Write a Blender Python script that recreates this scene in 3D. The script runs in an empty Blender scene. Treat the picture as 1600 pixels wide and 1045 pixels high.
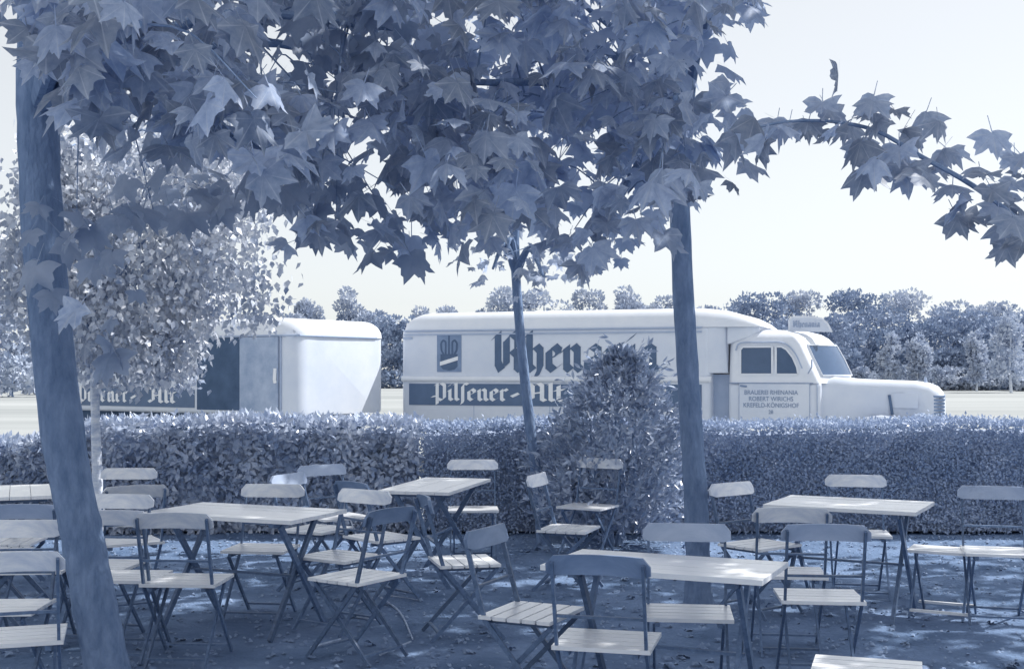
import bpy, math, random
import numpy as np
from mathutils import Vector, Matrix
random.seed(7); rng = np.random.default_rng(11)
R = math.radians
S = bpy.context.scene
COL = S.collection

# ------------------------------------------------------------------ camera, sky, sun, exposure
cd = bpy.data.cameras.new('camera'); cam = bpy.data.objects.new('camera', cd); COL.objects.link(cam)
cam.location = (0, 0, 1.65); cam.rotation_euler = (R(90), 0, 0)
cd.sensor_width = 36; cd.lens = 42.95; cd.shift_y = 0.036; cd.clip_end = 3000
S.camera = cam
SUN_AZ = (0.93, 0.37); SUN_EL = 46.0
W = bpy.data.worlds.new('World'); S.world = W; W.use_nodes = True
nt = W.node_tree; nt.nodes.clear()
sky = nt.nodes.new('ShaderNodeTexSky'); sky.sky_type = 'NISHITA'; sky.sun_disc = False
sky.sun_elevation = R(SUN_EL); sky.sun_rotation = math.atan2(SUN_AZ[0], SUN_AZ[1])
sky.air_density = 1.0; sky.dust_density = 0.6; sky.ozone_density = 4.0
bg = nt.nodes.new('ShaderNodeBackground'); bg.inputs['Strength'].default_value = 0.105
wo = nt.nodes.new('ShaderNodeOutputWorld')
hs = nt.nodes.new('ShaderNodeHueSaturation'); hs.inputs['Saturation'].default_value = .34
hz = nt.nodes.new('ShaderNodeMix'); hz.data_type = 'RGBA'; hz.inputs['Factor'].default_value = .68      # thin even veil of high haze
hz.inputs['B'].default_value = (2.68, 2.74, 2.74, 1)
nt.links.new(sky.outputs[0], hs.inputs['Color']); nt.links.new(hs.outputs[0], hz.inputs['A']); nt.links.new(hz.outputs['Result'], bg.inputs['Color']); nt.links.new(bg.outputs[0], wo.inputs['Surface'])
sl = bpy.data.lights.new('sun', 'SUN'); sl.energy = 2.5; sl.angle = R(0.53); sl.color = (1.0, 0.97, 0.92)
sun = bpy.data.objects.new('sun', sl); COL.objects.link(sun)
sv = Vector((SUN_AZ[0], SUN_AZ[1], 0)).normalized() * math.cos(R(SUN_EL)) + Vector((0, 0, math.sin(R(SUN_EL))))
sun.rotation_euler = sv.to_track_quat('Z', 'Y').to_euler(); sun.location = (20, 5, 20)
vs = S.view_settings; vs.view_transform = 'Standard'; vs.look = 'None'; vs.gamma = 1.0; vs.exposure = 1.28
vs.use_curve_mapping = False
S.cycles.max_bounces = 8; S.cycles.diffuse_bounces = 4; S.cycles.transparent_max_bounces = 8
S.cycles.use_denoising = True

# ------------------------------------------------------------------ materials
def tone(v):
    """grey of reflectance v on the bluish tone scale of the faded print"""
    t = (1 - v) ** 1.6
    return (v * (1 - .50 * t), v * (1 - .02 * t), min(1, v * (1 + .92 * t)))
MATS = {}
def mat(name, v, rough=.6, var=.15, scale=8.0, bump=0.0, bscale=40.0, spec=.4, trans=0.0, rand=0.0, stretch=None, v2=None, coord='Object', coat=0.0):
    m = bpy.data.materials.new(name); m.use_nodes = True; MATS[name] = m
    n = m.node_tree; p = n.nodes['Principled BSDF']; L = n.links.new
    c = tone(v) if not isinstance(v, tuple) else v
    tc = n.nodes.new('ShaderNodeTexCoord'); mp = n.nodes.new('ShaderNodeMapping')
    L(tc.outputs[coord], mp.inputs['Vector'])
    if stretch: mp.inputs['Scale'].default_value = stretch
    no = n.nodes.new('ShaderNodeTexNoise'); no.inputs['Scale'].default_value = scale; no.inputs['Detail'].default_value = 6
    no.inputs['Roughness'].default_value = .65
    L(mp.outputs[0], no.inputs['Vector'])
    rp = n.nodes.new('ShaderNodeValToRGB')
    lo = tone(max(.01, v * (1 - var))); hi = tone(min(.95, v * (1 + var))) if v2 is None else tone(v2)
    rp.color_ramp.elements[0].position = .3; rp.color_ramp.elements[1].position = .7
    rp.color_ramp.elements[0].color = (*lo, 1); rp.color_ramp.elements[1].color = (*hi, 1)
    L(no.outputs['Fac'], rp.inputs['Fac'])
    out = rp.outputs[0]
    if rand:
        oi = n.nodes.new('ShaderNodeObjectInfo'); mr = n.nodes.new('ShaderNodeMapRange')
        mr.inputs['To Min'].default_value = 1 - rand; mr.inputs['To Max'].default_value = 1 + rand
        L(oi.outputs['Random'], mr.inputs['Value'])
        mx = n.nodes.new('ShaderNodeMix'); mx.data_type = 'RGBA'; mx.blend_type = 'MULTIPLY'; mx.inputs['Factor'].default_value = 1
        L(out, mx.inputs['A']); L(mr.outputs[0], mx.inputs['B']); out = mx.outputs['Result']
    L(out, p.inputs['Base Color'])
    p.inputs['Roughness'].default_value = rough; p.inputs['Specular IOR Level'].default_value = spec
    p.inputs['Coat Weight'].default_value = coat; p.inputs['Coat Roughness'].default_value = .30
    if bump:
        b = n.nodes.new('ShaderNodeBump'); b.inputs['Strength'].default_value = bump; b.inputs['Distance'].default_value = .02
        n2 = n.nodes.new('ShaderNodeTexNoise'); n2.inputs['Scale'].default_value = bscale; n2.inputs['Detail'].default_value = 5
        L(mp.outputs[0], n2.inputs['Vector']); L(n2.outputs['Fac'], b.inputs['Height']); L(b.outputs[0], p.inputs['Normal'])
    if trans:
        tr = n.nodes.new('ShaderNodeBsdfTranslucent'); ms = n.nodes.new('ShaderNodeMixShader'); ms.inputs[0].default_value = trans
        L(out, tr.inputs['Color']); o = n.nodes['Material Output']
        L(p.outputs[0], ms.inputs[1]); L(tr.outputs[0], ms.inputs[2]); L(ms.outputs[0], o.inputs['Surface'])
    return m
mat('plane_leaf', .45, .5, .22, 5, trans=.5, rand=.25, spec=.35)
mat('back_dark_shade', .27, .5, .2, 5, bump=.06, bscale=50, spec=.3, stretch=(.6, 6, 1), rand=.1)  # deep shade on the back board, put into its colour
mat('back_grey_shade', .46, .45, .15, 5, bump=.06, bscale=50, spec=.4, stretch=(.6, 6, 1), rand=.1)  # half shade on the back board, put into its colour
mat('dead_leaf', .27, .8, .3, 3, spec=.2)
mat('shrub_leaf', .52, .3, .3, 4, trans=.2, spec=.8)
mat('crown_leaf', .88, .5, .05, 2, trans=.7, spec=.3)  # pale and very translucent so the unseen crowns pass soft light down
mat('birch_leaf', .62, .38, .45, 3, trans=.2, spec=.9)
mat('hedge_leaf', .42, .5, .2, 2.2, trans=.2, spec=.25)
mat('hedge_core', .5, .9, .3, 9)
mat('bush_leaf', .42, .3, .35, 6, trans=.15, spec=.8)
mat('far_leaf', .5, .7, .45, .35, trans=.15, spec=.2)
mat('far_leaf_dark', .36, .7, .4, .5, trans=.1, spec=.2)
mat('pale_leaf', .55, .6, .3, 1.5, trans=.2, spec=.2)
mat('bark', .27, .9, .3, 16, bump=1.0, bscale=34, spec=.08, stretch=(1, 1, .35), v2=.33)
mat('bark_pale', .70, .75, .3, 10, bump=.3, bscale=25, spec=.2, stretch=(1, 1, 3))
mat('twig_bark', .3, .85, .3, 20, spec=.2)
mat('dead_twig', .45, .85, .3, 20, spec=.2)
mat('terrace', .235, .95, .45, 1.3, bump=.9, bscale=28, spec=.1, v2=.28)
mat('pebble', .3, .9, .35, 3, spec=.15)
mat('field', .36, .95, .3, .06, bump=.3, bscale=3, spec=.1, stretch=(.25, 1.8, 1), v2=.50)
mat('table_paint', .90, .34, .10, 7, spec=1.0, stretch=(.6, 8, 1), rand=.05, coat=1.0)
mat('seat_paint', .90, .34, .10, 8, spec=1.0, stretch=(.6, 6, 1), rand=.06, coat=1.0)
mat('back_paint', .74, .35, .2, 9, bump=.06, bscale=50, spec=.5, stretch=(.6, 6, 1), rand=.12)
mat('iron', .17, .5, .3, 30, spec=.4, rand=.2)
mat('lorry_white', .68, .34, .09, .9, bump=.02, bscale=6, spec=.5)
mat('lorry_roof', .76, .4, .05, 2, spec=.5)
mat('lorry_trim', .45, .4, .08, 5, spec=.5)
mat('lettering', .14, .5, .15, 4, spec=.3)
mat('banner', .16, .5, .12, 3, spec=.3)
mat('white_lettering', .82, .5, .08, 4, spec=.3)
mat('emblem_ground', .28, .5, .15, 6, spec=.3)
mat('door_grey', .42, .5, .25, 3, spec=.3)
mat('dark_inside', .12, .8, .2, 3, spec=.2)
mat('glass', .13, .12, .1, 3, spec=.35)
mat('rubber', .05, .85, .2, 8, spec=.2)

for e_, c_ in zip([q for q in MATS['field'].node_tree.nodes if q.type == 'VALTORGB'][0].color_ramp.elements, ((.27, .29, .30), (.42, .44, .45))): e_.color = (*c_, 1)   # dry sandy ground, hardly tinted
def add_veins(m):
    n = m.node_tree; L = n.links.new; p = n.nodes['Principled BSDF']
    tc = n.nodes.new('ShaderNodeTexCoord'); sx = n.nodes.new('ShaderNodeSeparateXYZ'); L(tc.outputs['Object'], sx.inputs[0])
    ab = n.nodes.new('ShaderNodeMath'); ab.operation = 'ABSOLUTE'; L(sx.outputs['X'], ab.inputs[0])
    sb = n.nodes.new('ShaderNodeMath'); sb.operation = 'SUBTRACT'; L(sx.outputs['Y'], sb.inputs[0]); sb.inputs[1].default_value = .18
    at = n.nodes.new('ShaderNodeMath'); at.operation = 'ARCTAN2'; L(ab.outputs[0], at.inputs[0]); L(sb.outputs[0], at.inputs[1])
    dv = n.nodes.new('ShaderNodeMath'); dv.operation = 'DIVIDE'; L(at.outputs[0], dv.inputs[0]); dv.inputs[1].default_value = math.pi
    r = n.nodes.new('ShaderNodeValToRGB'); e = r.color_ramp.elements
    e[0].position = 0; e[0].color = (1, 1, 1, 1); e[1].position = .018; e[1].color = (0, 0, 0, 1)
    for c in (.25, .56):
        for d, v in ((-.014, 0), (0, 1), (.014, 0)): k = e.new(c + d); k.color = (v, v, v, 1)
    L(dv.outputs[0], r.inputs['Fac'])
    old = p.inputs['Base Color'].links[0].from_socket
    mx = n.nodes.new('ShaderNodeMix'); mx.data_type = 'RGBA'; mx.inputs['B'].default_value = (*tone(.78), 1); L(old, mx.inputs['A'])
    ml = n.nodes.new('ShaderNodeMath'); ml.operation = 'MULTIPLY'; ml.inputs[1].default_value = .55; L(r.outputs[0], ml.inputs[0]); L(ml.outputs[0], mx.inputs['Factor'])
    L(mx.outputs['Result'], p.inputs['Base Color'])
    for q in n.nodes:
        if q.type == 'BSDF_TRANSLUCENT': L(mx.outputs['Result'], q.inputs['Color'])
mat('near_leaf', .50, .5, .25, 4, trans=.5, rand=.3, spec=.35); add_veins(MATS['near_leaf'])

# ------------------------------------------------------------------ mesh helpers
def link(o, parent=None):
    COL.objects.link(o)
    if parent is not None: o.parent = parent
    return o
def tag(o, label=None, cat=None, group=None, kind=None):
    if label: o['label'] = label
    if cat: o['category'] = cat
    if group: o['group'] = group
    if kind: o['kind'] = kind
    return o
def empty(name, loc=(0, 0, 0), rz=0, parent=None):
    o = bpy.data.objects.new(name, None); o.location = loc; o.rotation_euler = (0, 0, rz); o.empty_display_size = .1
    return link(o, parent)
class MB:
    def __init__(s): s.v = []; s.f = []
    def quadbox(s, cs):          # 8 corners: bottom 4, top 4
        b = len(s.v); s.v += [tuple(c) for c in cs]
        for f in ((3, 2, 1, 0), (4, 5, 6, 7), (0, 1, 5, 4), (1, 2, 6, 5), (2, 3, 7, 6), (3, 0, 4, 7)): s.f.append([b + i for i in f])
        return s
    def box(s, x0, x1, y0, y1, z0, z1):
        return s.quadbox([(x0, y0, z0), (x1, y0, z0), (x1, y1, z0), (x0, y1, z0), (x0, y0, z1), (x1, y0, z1), (x1, y1, z1), (x0, y1, z1)])
    def bar(s, p, q, w, t, side=(1, 0, 0)):   # rectangular bar p->q, width w along 'side', thickness t
        p = Vector(p); q = Vector(q); d = (q - p).normalized(); a = Vector(side); a = (a - d * a.dot(d)).normalized(); b = d.cross(a)
        a *= w / 2; b *= t / 2
        return s.quadbox([p - a - b, p + a - b, p + a + b, p - a + b, q - a - b, q + a - b, q + a + b, q - a + b])
    def tube(s, pts, rad, n=10, cap=True, jit=0.0):
        pts = [Vector(p) for p in pts]; b0 = len(s.v); up = None
        for i, p in enumerate(pts):
            d = (pts[min(i + 1, len(pts) - 1)] - pts[max(i - 1, 0)]).normalized()
            if up is None: up = Vector((1, 0, 0)) if abs(d.x) < .8 else Vector((0, 0, 1))
            a = (up - d * up.dot(d)).normalized(); b = d.cross(a); up = a
            r = rad[i] if isinstance(rad, (list, tuple)) else rad
            for k in range(n):
                t = 2 * math.pi * k / n; rr = r * (1 + random.uniform(-jit, jit))
                s.v.append(tuple(p + (a * math.cos(t) + b * math.sin(t)) * rr))
        for i in range(len(pts) - 1):
            for k in range(n):
                k2 = (k + 1) % n; s.f.append([b0 + i * n + k, b0 + i * n + k2, b0 + (i + 1) * n + k2, b0 + (i + 1) * n + k])
        if cap:
            s.f.append([b0 + k for k in range(n)][::-1]); s.f.append([b0 + (len(pts) - 1) * n + k for k in range(n)])
        return s
    def loft(s, rings, cap=True, closed=True):
        b0 = len(s.v); n = len(rings[0])
        for r in rings: s.v += [tuple(p) for p in r]
        for i in range(len(rings) - 1):
            for k in range(n if closed else n - 1):
                k2 = (k + 1) % n; s.f.append([b0 + i * n + k, b0 + i * n + k2, b0 + (i + 1) * n + k2, b0 + (i + 1) * n + k])
        if cap:
            s.f.append([b0 + k for k in range(n)][::-1]); s.f.append([b0 + (len(rings) - 1) * n + k for k in range(n)])
        return s
    def poly(s, pts, off):       # polygon extruded by vector off
        b = len(s.v); n = len(pts); off = Vector(off)
        s.v += [tuple(p) for p in pts] + [tuple(Vector(p) + off) for p in pts]
        s.f.append([b + i for i in range(n)][::-1]); s.f.append([b + n + i for i in range(n)])
        for i in range(n): j = (i + 1) % n; s.f.append([b + i, b + j, b + n + j, b + n + i])
        return s
    def mesh(s, name, m, smooth=False):
        me = bpy.data.meshes.new(name); me.from_pydata(s.v, [], s.f)
        import bmesh
        bm = bmesh.new(); bm.from_mesh(me); bmesh.ops.recalc_face_normals(bm, faces=bm.faces); bm.to_mesh(me); bm.free()
        me.materials.append(MATS[m]); 
        if smooth:
            me.polygons.foreach_set('use_smooth', [True] * len(me.polygons))
            try: me.set_sharp_from_angle(angle=R(38))
            except Exception: pass
        return me
    def build(s, name, m, parent=None, smooth=False):
        return link(bpy.data.objects.new(name, s.mesh(name, m, smooth)), parent)
def bez(pts, n):
    """smooth path through points (Catmull-Rom)"""
    P = [Vector(p) for p in pts]; P = [P[0] * 2 - P[1]] + P + [P[-1] * 2 - P[-2]]; out = []
    for i in range(1, len(P) - 2):
        for k in range(n):
            t = k / n; a, b, c, d = P[i - 1], P[i], P[i + 1], P[i + 2]
            out.append(.5 * ((2 * b) + (c - a) * t + (2 * a - 5 * b + 4 * c - d) * t * t + (3 * b - a - 3 * c + d) * t ** 3))
    return out + [P[-2]]
def scatter_mesh(name, tv, tf, pos, rot, scl, m):
    """N copies of a triangle template (tv,tf) as one mesh. pos (N,3), rot (N,3,3) columns = axes, scl (N,)"""
    tv = np.asarray(tv, float); tf = np.asarray(tf, int); N = len(pos); nv = len(tv)
    V = np.einsum('nij,vj->nvi', rot, tv) * scl[:, None, None] + pos[:, None, :]
    F = (tf[None] + (np.arange(N) * nv)[:, None, None]).reshape(-1)
    me = bpy.data.meshes.new(name); me.vertices.add(N * nv); me.vertices.foreach_set('co', V.reshape(-1))
    nf = len(F) // 3; me.loops.add(len(F)); me.loops.foreach_set('vertex_index', F)
    me.polygons.add(nf); me.polygons.foreach_set('loop_start', np.arange(nf) * 3); me.polygons.foreach_set('loop_total', np.full(nf, 3))
    me.update(calc_edges=True); me.materials.append(MATS[m]); return me
def frames(tip, nrm):
    """rotation matrices: local +Y = tip, +Z close to nrm"""
    y = tip / np.linalg.norm(tip, axis=1, keepdims=True)
    x = np.cross(y, nrm); x /= np.linalg.norm(x, axis=1, keepdims=True) + 1e-9
    z = np.cross(x, y); return np.stack([x, y, z], axis=2)

# ------------------------------------------------------------------ setting
def sheet(name, x0, x1, y0, y1, z, m, nx=1, ny=1, amp=0):
    b = MB()
    for j in range(ny + 1):
        for i in range(nx + 1):
            b.v.append((x0 + (x1 - x0) * i / nx, y0 + (y1 - y0) * j / ny, z + (random.uniform(-amp, amp) if amp else 0)))
    for j in range(ny):
        for i in range(nx): k = j * (nx + 1) + i; b.f.append([k, k + 1, k + nx + 2, k + nx + 1])
    o = b.build(name, m, smooth=True); tag(o, kind='structure'); return o
sheet('field', -1200, 1200, -400, 2500, -.03, 'field')
sheet('terrace_ground', -14, 14, -6, 13.6, 0, 'terrace', 90, 70, .012)
# loose stones and litter on the terrace: nobody could count them
N = 9000
pos = np.stack([rng.uniform(-6, 6, N), rng.uniform(4.6, 13, N), np.full(N, .006)], 1)
th = rng.uniform(0, 6.28, N); tip = np.stack([np.cos(th), np.sin(th), rng.uniform(-.2, .4, N)], 1)
nr = np.stack([rng.normal(0, .35, N), rng.normal(0, .35, N), np.ones(N)], 1)
tv = [(-.5, 0, 0), (0, -.45, 0), (.5, 0, 0), (0, .5, 0), (0, 0, .42)]; tf = [(0, 1, 4), (1, 2, 4), (2, 3, 4), (3, 0, 4)]
o = link(bpy.data.objects.new('gravel', scatter_mesh('gravel', tv, tf, pos, frames(tip, nr), rng.uniform(.012, .04, N), 'pebble')))
tag(o, 'loose gravel and litter strewn over the shaded terrace floor', 'gravel', kind='stuff')

# ------------------------------------------------------------------ lettering (broad-nib blackletter)
def minim(x): return [(x - .13, .78), (x, .93), (x, .15), (x + .14, .02)]
GLYPH = {
 'n': ([minim(.15), [(.15, .72), (.42, .98), (.56, .84), (.56, .15), (.70, .02)]], .84),
 'i': ([minim(.15), [(.09, 1.24), (.2, 1.36)]], .42),
 'e': ([[(.12, .45), (.47, .66), (.5, .82), (.33, .98), (.12, .80), (.12, .18), (.30, .02), (.52, .18)]], .66),
 'a': ([[(.10, .78), (.32, .97), (.52, .82), (.52, .15), (.66, .02)], [(.52, .62), (.12, .42), (.12, .15), (.28, .02), (.52, .22)]], .80),
 'h': ([[(.03, 1.38), (.15, 1.52), (.15, .15), (.28, .02)], [(.15, .72), (.42, .98), (.57, .82), (.57, .10), (.42, -.25)]], .80),
 'l': ([[(.03, 1.38), (.15, 1.52), (.15, .15), (.29, .02)]], .40),
 't': ([[(.15, 1.28), (.15, .15), (.30, .02), (.42, .12)], [(-.02, .90), (.40, .96)]], .52),
 'r': ([minim(.15), [(.15, .70), (.38, .98), (.50, .86)]], .60),
 's': ([[(.14, -.28), (.2, -.1), (.2, 1.22), (.38, 1.5), (.54, 1.38)]], .50),
 'R': ([[(-.02, 1.34), (.13, 1.5), (.13, .3), (.26, .03), (.46, .2)], [(.47, .25), (.47, 1.25), (.72, 1.52), (.92, 1.34), (.92, 1.0), (.72, .82), (.90, .64), (.90, .15), (1.04, .02)]], 1.24),
 'P': ([[(.08, 1.32), (.2, 1.46), (.2, -.32)], [(.2, 1.2), (.5, 1.48), (.70, 1.3), (.70, .2), (.5, 0), (.2, .15)], [(-.14, .3), (.2, .38)]], .92),
 'A': ([[(0, .2), (.12, .05), (.3, .2), (.3, 1.2), (.15, 1.42), (0, 1.26)], [(.3, 1.2), (.62, 1.5), (.78, 1.3), (.78, .15), (.93, .02)], [(.3, .62), (.78, .74)]], 1.06),
 '.': ([[(.10, .50), (.20, .38), (.30, .48)], [(.10, .50), (.22, .60), (.30, .48)]], .40)}
def glyph_mb(ch, h, nib, nang, z):
    """one letter in the local XZ plane (front towards -Y)"""
    b = MB(); n = Vector((math.cos(R(nang)), 0, math.sin(R(nang)))) * nib * h * .5; k = 0
    for st in GLYPH[ch][0]:
        for p, q in zip(st[:-1], st[1:]):
            p = Vector((p[0] * h, 0, p[1] * h)); q = Vector((q[0] * h, 0, q[1] * h)); off = Vector((0, -z - k * .0006, 0)); k += 1
            d = (q - p).normalized() * nib * h * .06
            b.poly([p - d - n, p - d + n, q + d + n, q + d - n], off)
    return b
def write(text, x0, z0, h, width, m, parent, y=-.002, nib=.30, nang=38):
    tot = sum(GLYPH[c][1] for c in text if c != ' '); kx = width / (tot * h); x = x0
    for c in text:
        o = glyph_mb(c, h, nib, nang, .004).build('letter', m, parent); o.location = (x, y, z0); o.scale = (kx, 1, 1)
        x += GLYPH[c][1] * h * kx
def sans(text, x, z, size, m, parent, y=-.004, sx=1.0):
    cu = bpy.data.curves.new('lettering', 'FONT'); cu.body = text; cu.size = size; cu.align_x = 'CENTER'; cu.extrude = .002
    t = bpy.data.objects.new('lettering', cu); COL.objects.link(t)
    bpy.context.view_layer.update()
    me = bpy.data.meshes.new_from_object(t.evaluated_get(bpy.context.evaluated_depsgraph_get())); bpy.data.objects.remove(t)
    me.materials.clear(); me.materials.append(MATS[m])
    o = link(bpy.data.objects.new('lettering', me), parent); o.location = (x, y, z); o.rotation_euler = (R(90), 0, 0); o.scale = (sx, 1, 1); return o

# ------------------------------------------------------------------ vehicle bodies
def section(x, y0, y1, z0, z1, rr, rb=.06, n=7):
    """rounded rectangle in the YZ plane at x"""
    p = []
    for (cy, cz, r, a0) in ((y1 - rr, z1 - rr, rr, 0), (y0 + rr, z1 - rr, rr, 90), (y0 + rb, z0 + rb, rb, 180), (y1 - rb, z0 + rb, rb, 270)):
        for i in range(n):
            a = R(a0 + 90 * i / (n - 1)); p.append((x, cy + r * math.cos(a), cz + r * math.sin(a)))
    return p
def coach(x0, x1, y0, y1, z0, z1, rr, re, ktop=1.0, front=True, n=8):
    """van body with rounded roof edges and rounded ends (radius re in plan and towards the roof)"""
    st = []
    for i in range(n + 1):
        a = math.pi / 2 * i / n; d = re * (1 - math.cos(a)); sh = re * (1 - math.sin(a)); st.append((x0 + d, sh))
    st += [(x0 + (x1 - x0) * t, 0) for t in (.35, .65)]
    if front:
        for i in range(n, -1, -1):
            a = math.pi / 2 * i / n; d = re * (1 - math.cos(a)); sh = re * (1 - math.sin(a)); st.append((x1 - d, sh))
    else: st.append((x1, 0))
    return [section(x, y0 + s, y1 - s, z0, z1 - s * ktop, rr) for x, s in st]
def wheel(parent, x, y, r=.46):
    b = MB(); prof = [(r * .55, -.12), (r * .93, -.13), (r, -.08), (r, .08), (r * .93, .13), (r * .55, .12)]
    b.loft([[(x + q * math.cos(t), y + w, r + q * math.sin(t)) for (q, w) in prof] for t in [2 * math.pi * k / 24 for k in range(25)]], cap=False)
    w_ = b.build('wheel', 'rubber', parent, True)
    h = MB(); h.loft([[(x + q * math.cos(t), y + w, r + q * math.sin(t)) for t in [2 * math.pi * k / 20 for k in range(20)]] for q, w in ((r * .56, -.11), (r * .5, -.06), (r * .2, -.05), (r * .15, -.12))])
    h.build('rim', 'lorry_trim', w_, True)

truck = empty('delivery_truck', (-2.012, 22.2, 0), R(-20))
tag(truck, 'white beer delivery lorry with rounded box body and blackletter lettering behind the hedge', 'truck')
MB().loft(coach(0, 5.64, 0, 2.3, .72, 2.39, .05, .10, 0)).build('cargo_box', 'lorry_white', truck, True)
# domed roof, running out in a sloped nose above the cab
rs = []
for x, top, sh in ((.0, 2.42, .16), (.06, 2.53, .06), (.16, 2.62, .02), (.32, 2.69, 0), (.5, 2.71, 0), (2.5, 2.715, 0), (5.3, 2.715, 0), (5.6, 2.70, .01), (5.9, 2.66, .04), (6.15, 2.59, .10), (6.35, 2.49, .19), (6.49, 2.38, .3)):
    h = top - 2.385; r = min(.30, h * .96); rs.append(section(x, sh, 2.3 - sh, 2.385, top, r, .004))
MB().loft(rs).build('roof', 'lorry_roof', truck, True)
b = MB()
for z in (2.30, 2.37): b.box(.06, 5.5, -.022, .01, z, z + .022)
b.build('roof_moulding', 'lorry_trim', truck)
MB().tube([(.02, .0, 1.515), (5.66, .0, 1.515)], .052, 14).build('belt_moulding', 'lorry_roof', truck, True)
for x in (1.42, 2.84, 4.26):
    MB().box(x - .005, x + .005, -.0035, .004, .74, 1.044).build('panel_seam', 'door_grey', truck)
MB().box(5.30, 5.308, -.0035, .004, .74, 2.29).build('panel_seam', 'door_grey', truck)
for x in (6.10, 7.242, 7.36): MB().box(x - .004, x + .004, .1035, .125, .75, 1.447).build('panel_seam', 'door_grey', truck)
MB().tube(bez([(6.04, .13, 2.0), (6.12, .128, 2.12), (6.5, .128, 2.13), (6.82, .13, 2.115), (7.0, .13, 1.96), (7.12, .125, 1.70)], 4), .011, 6).build('drip_rail', 'lorry_trim', truck, True)
MB().box(.16, 5.50, -.012, .004, 1.045, 1.43).build('banner_panel', 'banner', truck)
write('Pilsener', .66, 1.135, .205, 1.42, 'white_lettering', truck, -.012, .27)
write('.', 2.12, 1.135, .205, .16, 'white_lettering', truck, -.012, .3)
write('Alt', 2.42, 1.135, .205, .72, 'white_lettering', truck, -.012, .27)
write('Pilsener', 3.5, 1.135, .205, 1.42, 'white_lettering', truck, -.012, .27)
write('Rhenania', 1.82, 1.665, .43, 2.98, 'lettering', truck, -.002, .34)
em = MB().box(.71, 1.18, -.010, .004, 1.64, 2.32).build('emblem_panel', 'emblem_ground', truck)
em['label'] = 'dark panel with a shield emblem and ribbon'
b = MB(); b.poly([(.78, -.010, 1.96), (.78, -.010, 1.74), (.83, -.010, 1.685), (.945, -.010, 1.665), (1.06, -.010, 1.685), (1.11, -.010, 1.74), (1.11, -.010, 1.96)], (0, -.003, 0)); b.build('shield', 'lettering', em)
b = MB(); b.poly([(.77, -.0135, 1.75), (.77, -.0135, 1.82), (1.12, -.0135, 1.92), (1.12, -.0135, 1.85)], (0, -.003, 0)); b.build('ribbon', 'white_lettering', em)
b = MB(); k = 0
for st in ([(.945, 2.29), (.945, 1.95)], [(.88, 1.95), (.88, 2.18), (.83, 2.21), (.79, 2.15), (.80, 2.02), (.84, 1.96)], [(1.01, 1.95), (1.01, 2.18), (1.06, 2.21), (1.10, 2.15), (1.09, 2.02), (1.05, 1.96)]):
    for p, q in zip(st[:-1], st[1:]): k += 1; b.bar((p[0], -.011 - k * .0004, p[1]), (q[0], -.011 - k * .0004, q[1]), .034, .003, (0, 0, 1) if abs(p[0] - q[0]) > abs(p[1] - q[1]) else (1, 0, 0))
b.build('sheaf_mark', 'lettering', em)
MB().box(.05, 5.6, .15, 2.15, .55, .718).build('chassis', 'dark_inside', truck)
MB().box(5.55, 5.95, .30, 2.0, .6, 1.6).build('coupling_bulkhead', 'lorry_trim', truck)
MB().loft([section(x, y, 2.3 - y, z, 2.387, .02, .02) for x, y, z in ((5.6, .02, 1.62), (5.72, .04, 1.62), (5.84, .10, 1.62), (5.9, .18, 1.62), (5.905, .12, 2.1), (6.2, .16, 2.2), (6.4, .3, 2.3))]).build('coupling_hood', 'lorry_white', truck, True)
MB().box(.04, .22, -.02, .02, 2.23, 2.27).build('lamp_bracket', 'lorry_trim', truck)
# cab: lower body, greenhouse lofted upwards, bonnet lofted forwards
MB().loft(coach(5.92, 7.42, .12, 2.18, .72, 1.462, .06, .07, 0)).build('cab_body', 'lorry_white', truck, True)
def plan(z, xr, xa, xc, y0, y1, r):
    p = []; ym = (y0 + y1) / 2
    for i in range(5): a = R(180 + 90 * i / 4); p.append((xr + r + r * math.cos(a), y0 + r + r * math.sin(a), z))
    ra = min(.10, r)
    for i in range(4): a = R(270 + 60 * i / 3); p.append((xa - ra + ra * math.cos(a), y0 + ra + ra * math.sin(a), z))
    for t in (.3, .55, .8): p.append((xa + (xc - xa) * (1 - (1 - t) ** 1.7), y0 + ra + (ym - y0 - ra) * t, z))
    q = [(x, y1 + y0 - y, zz) for (x, y, zz) in p][::-1]
    return p + [(xc, ym, z)] + q
rings = [plan(1.455, 5.92, 7.42, 7.86, .12, 2.18, .10), plan(1.57, 5.92, 7.36, 7.80, .12, 2.18, .12), plan(1.85, 5.92, 7.23, 7.68, .13, 2.17, .14), plan(2.10, 5.92, 7.12, 7.54, .15, 2.15, .16),
         plan(2.20, 5.94, 7.06, 7.44, .18, 2.12, .18), plan(2.27, 5.98, 6.98, 7.32, .25, 2.05, .22), plan(2.32, 6.06, 6.84, 7.12, .38, 1.92, .25), plan(2.345, 6.2, 6.66, 6.86, .6, 1.7, .3)]
MB().loft(rings).build('cab', 'lorry_roof', truck, True)
def bon(x, hw, zt, r): return section(x, 1.15 - hw, 1.15 + hw, .72, zt, r, .05)
MB().loft([bon(7.30, .92, 1.50, .18), bon(7.6, .84, 1.565, .2), bon(7.9, .78, 1.525, .2), bon(8.4, .70, 1.505, .2), bon(8.85, .63, 1.49, .2), bon(9.06, .59, 1.46, .2), bon(9.2, .54, 1.40, .2), bon(9.28, .46, 1.30, .18), bon(9.31, .36, 1.15, .12)]).build('bonnet', 'lorry_white', truck, True)
gb = MB()
for i in range(7): z = .90 + i * .055; gb.box(9.05, 9.305, .60 - .012, 1.70 + .012, z, z + .03)
gb.build('grille', 'emblem_ground', truck)
MB().tube([(9.0, 1.15, 1.47), (9.0, 1.15, 1.56)], [.03, .012], 8).build('bonnet_mascot', 'lorry_trim', truck)
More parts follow.
